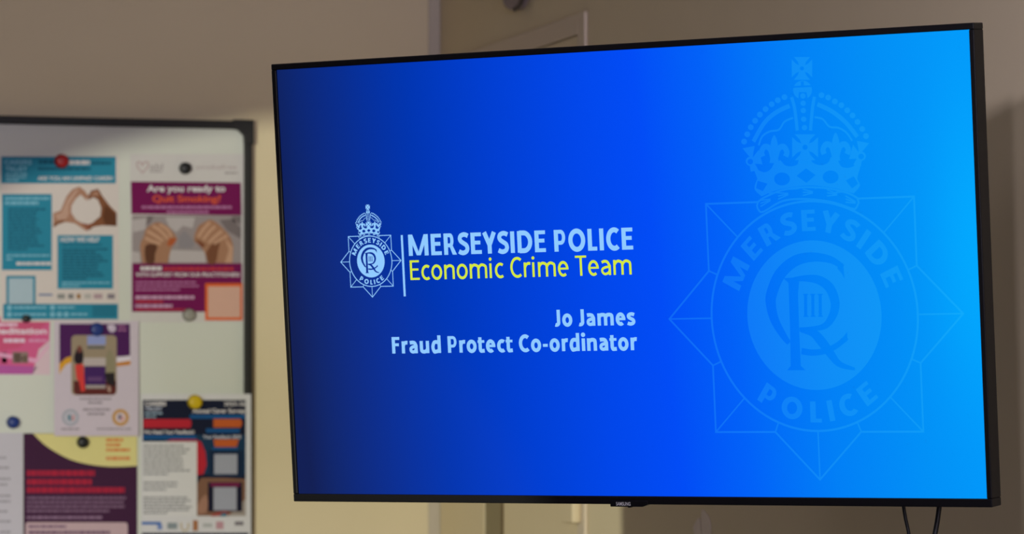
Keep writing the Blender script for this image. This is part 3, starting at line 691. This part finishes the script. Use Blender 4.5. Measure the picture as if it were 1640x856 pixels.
    for sg, cx, cy in ((-1, 165, 560), (1, 728, 534)):  # half crosses at the sides
        P(W5([(cx-sg*12, cy-10), (cx+sg*8, cy-20), (cx+sg*40, cy-60), (cx-sg*22, cy-72), (cx-sg*16, cy-40)]), fg, 4)
        P(W5([(cx-sg*8, cy-8), (cx-sg*42, cy-52), (cx-sg*62, cy+22), (cx-sg*20, cy+18)]), fg, 4)
        P(W5([(cx-sg*14, cy), (cx+sg*6, cy+10), (cx-sg*2, cy+60), (cx-sg*40, cy+50)]), fg, 4)
        P(W5(circle((cx, cy+6), 24, 20)), fg, 5); P(W5(circle((cx, cy+8), 14, 20)), bg, 6)
    for x, y, rx, ry in ((326, 656, 40, 33), (573, 646, 40, 33)): P(W5([(x+rx*math.cos(i*.2618), y+ry*math.sin(i*.2618)) for i in range(24)]), bg, 6)
    P(W5([(400,640),(448,602),(496,636),(450,676)]), bg, 6)
    P(W5([(202,665),(252,680),(228,718),(194,702)]), bg, 6); P(W5([(650,664),(690,642),(712,680),(682,704)]), bg, 6)
    # ermine band
    band = smooth([(205,772),(240,748),(330,712),(440,698),(560,704),(660,728),(708,752)], 6)
    bot = smooth([(716,776),(700,806),(680,806),(580,774),(450,758),(330,768),(232,822),(206,812),(199,790)], 6)
    P(W5(band + bot)[::-1], bg, 6)
    line(W5(band + bot + [band[0]]), 9*px, fg, 7)
    for x, y, sl in ((240,772,.35),(330,738,.2),(455,724,0),(578,730,-.15),(672,766,-.35)):
        for d in (-16, 0, 16): line(W5([(x+28, y-28*sl+d*.2), (x-24, y+24*sl+d)]), 6*px, fg, 7)
    for x, y in ((285,742),(390,722),(515,716),(625,738)):
        line(W5([(x-26, y-14), (x+22, y-18)]), 7*px, fg, 7)
badge(WC, 1.0, M_WM, M_SC, 1, .0023)
badge((-.3457, .0238), .2333, M_LB, M_SC, 1, .0040)
screen = under_tv(scr, 'screen')

# bracket that carries the set on the right wall
steel = mat('black_bracket_steel', (28, 28, 30), .5, .4, metal=.6)
inv = Matrix.LocRotScale(TVC, tv.rotation_euler, None).inverted()
mb = MB()
mb.box((-.11, .0525, -.11), (.11, .060, .11), steel)
Ca = Vector((0, .075, 0)); mb.tube([(0, .058, 0), (0, .10, 0)], .02, steel)
WY = T(1330)
wallp = inv @ Vector((-.03, WY, TVC.z)); el = inv @ Vector((TVC.x*.40, (TVC.y + WY)/2 + .12, TVC.z))
for dz in (-.035, .035):
    d = Vector((0, 0, dz)); mb.tube([Vector((0, .095, 0)) + d, el + d], .012, steel); mb.tube([el + d, wallp + d], .012, steel)
mb.tube([el - Vector((0, 0, .055)), el + Vector((0, 0, .055))], .016, steel)
pw = [inv @ Vector((-.004, WY + a, TVC.z + b)) for a, b in ((-.05, -.12), (.05, -.12), (.05, .12), (-.05, .12))]
mb.slab(pw, (inv.to_3x3() @ Vector((-.022, 0, 0))), steel)
under_tv(mb, 'wall_bracket')

# ---------------------------------------------------------------- cables under the set
cabm = mat('black_cable_rubber', (14, 15, 20), .5, .3)
def at_depth(px, py, Y): return CAMW + ray(px, py)*Y
for pts, r, lab in ((((1442, 784), (1446, 805), (1450, 830), (1456, 858), (1462, 900)), .0021, 'thin black cable hanging from the television, the left of two'),
                    (((1507, 784), (1505, 805), (1502, 830), (1497, 858), (1488, 900)), .0030, 'thicker black cable hanging from the television, nearer its right corner')):
    Y = 4.685 if r < .0025 else 4.655
    P3 = [at_depth(x, y, Y) for x, y in pts]
    e = P3[-1]; P3 += [e + Vector((.01, .0, -.10)), Vector((-.05, e.y+.02, .55)), Vector((-.012, e.y+.02, .30)), Vector((-.022, e.y+.02, .02)), Vector((-.06, e.y+.06, .0035)), Vector((-.16, e.y+.12, .0035))]
    xs = smooth([(p.x, p.y) for p in P3], 6); zs = smooth([(p.z, 0) for p in P3], 6)
    mb = MB(); mb.tube([(a[0], a[1], max(.0035, b[0])) for a, b in zip(xs, zs)], r, cabm, 10)
    tag(mb.build('cable', None, P3[-1]), lab, 'cable', 'cables below the television')

# ---------------------------------------------------------------- small wall unit above the door, pale smear below the set
mb = MB(); um = mat('lilac_grey_plastic', (150, 138, 142), .5, .3); ud = mat('dark_grey_plastic', (62, 54, 58), .5, .3)
def rp(px, py, off): return onR(px, py, off)
prof = smooth([(802,-40),(804,-8),(808,8),(816,15),(825,14),(831,4),(836,-10),(840,-40)], 4)
mb.slab([rp(x, y, .016) for x, y in prof], (.0155, 0, 0), um)
tag_u = mb.build('wall_sensor', None, rp(820, 10, 0))
mb = MB(); q = stroke_outline(smooth([(821,16),(829,10),(835,-4),(840,-40)], 4), 5)
for k_ in q: mb.slab([rp(x, y, .018) for x, y in k_], (.003, 0, 0), ud)
o = mb.build('sensor_rim', None, rp(820, 10, 0)); o.parent = tag_u; o.location = (0, 0, 0)
tag(tag_u, 'small lilac grey unit with a dark rim on the wall above the door', 'sensor')
mb = MB(); sm = mat('pale_filler', (240, 228, 216), .8, .1, .08, 50)
for q in ([(840,215),(868,236),(893,285),(902,350),(890,420),(850,430),(838,395),(834,330),(832,270)], [(816,272),(826,310),(830,370),(836,430),(800,430),(782,390),(774,350),(786,315)]):
    mb.slab([rp(940+x/4.556, 770+y/4.556, .0012) for x, y in smooth(q, 5, True)], (.0008, 0, 0), sm)
tag(mb.build('filler_patch', None, rp(1120, 840, 0)), 'pale leaf-shaped smear on the brown wall below the television', 'wall mark')
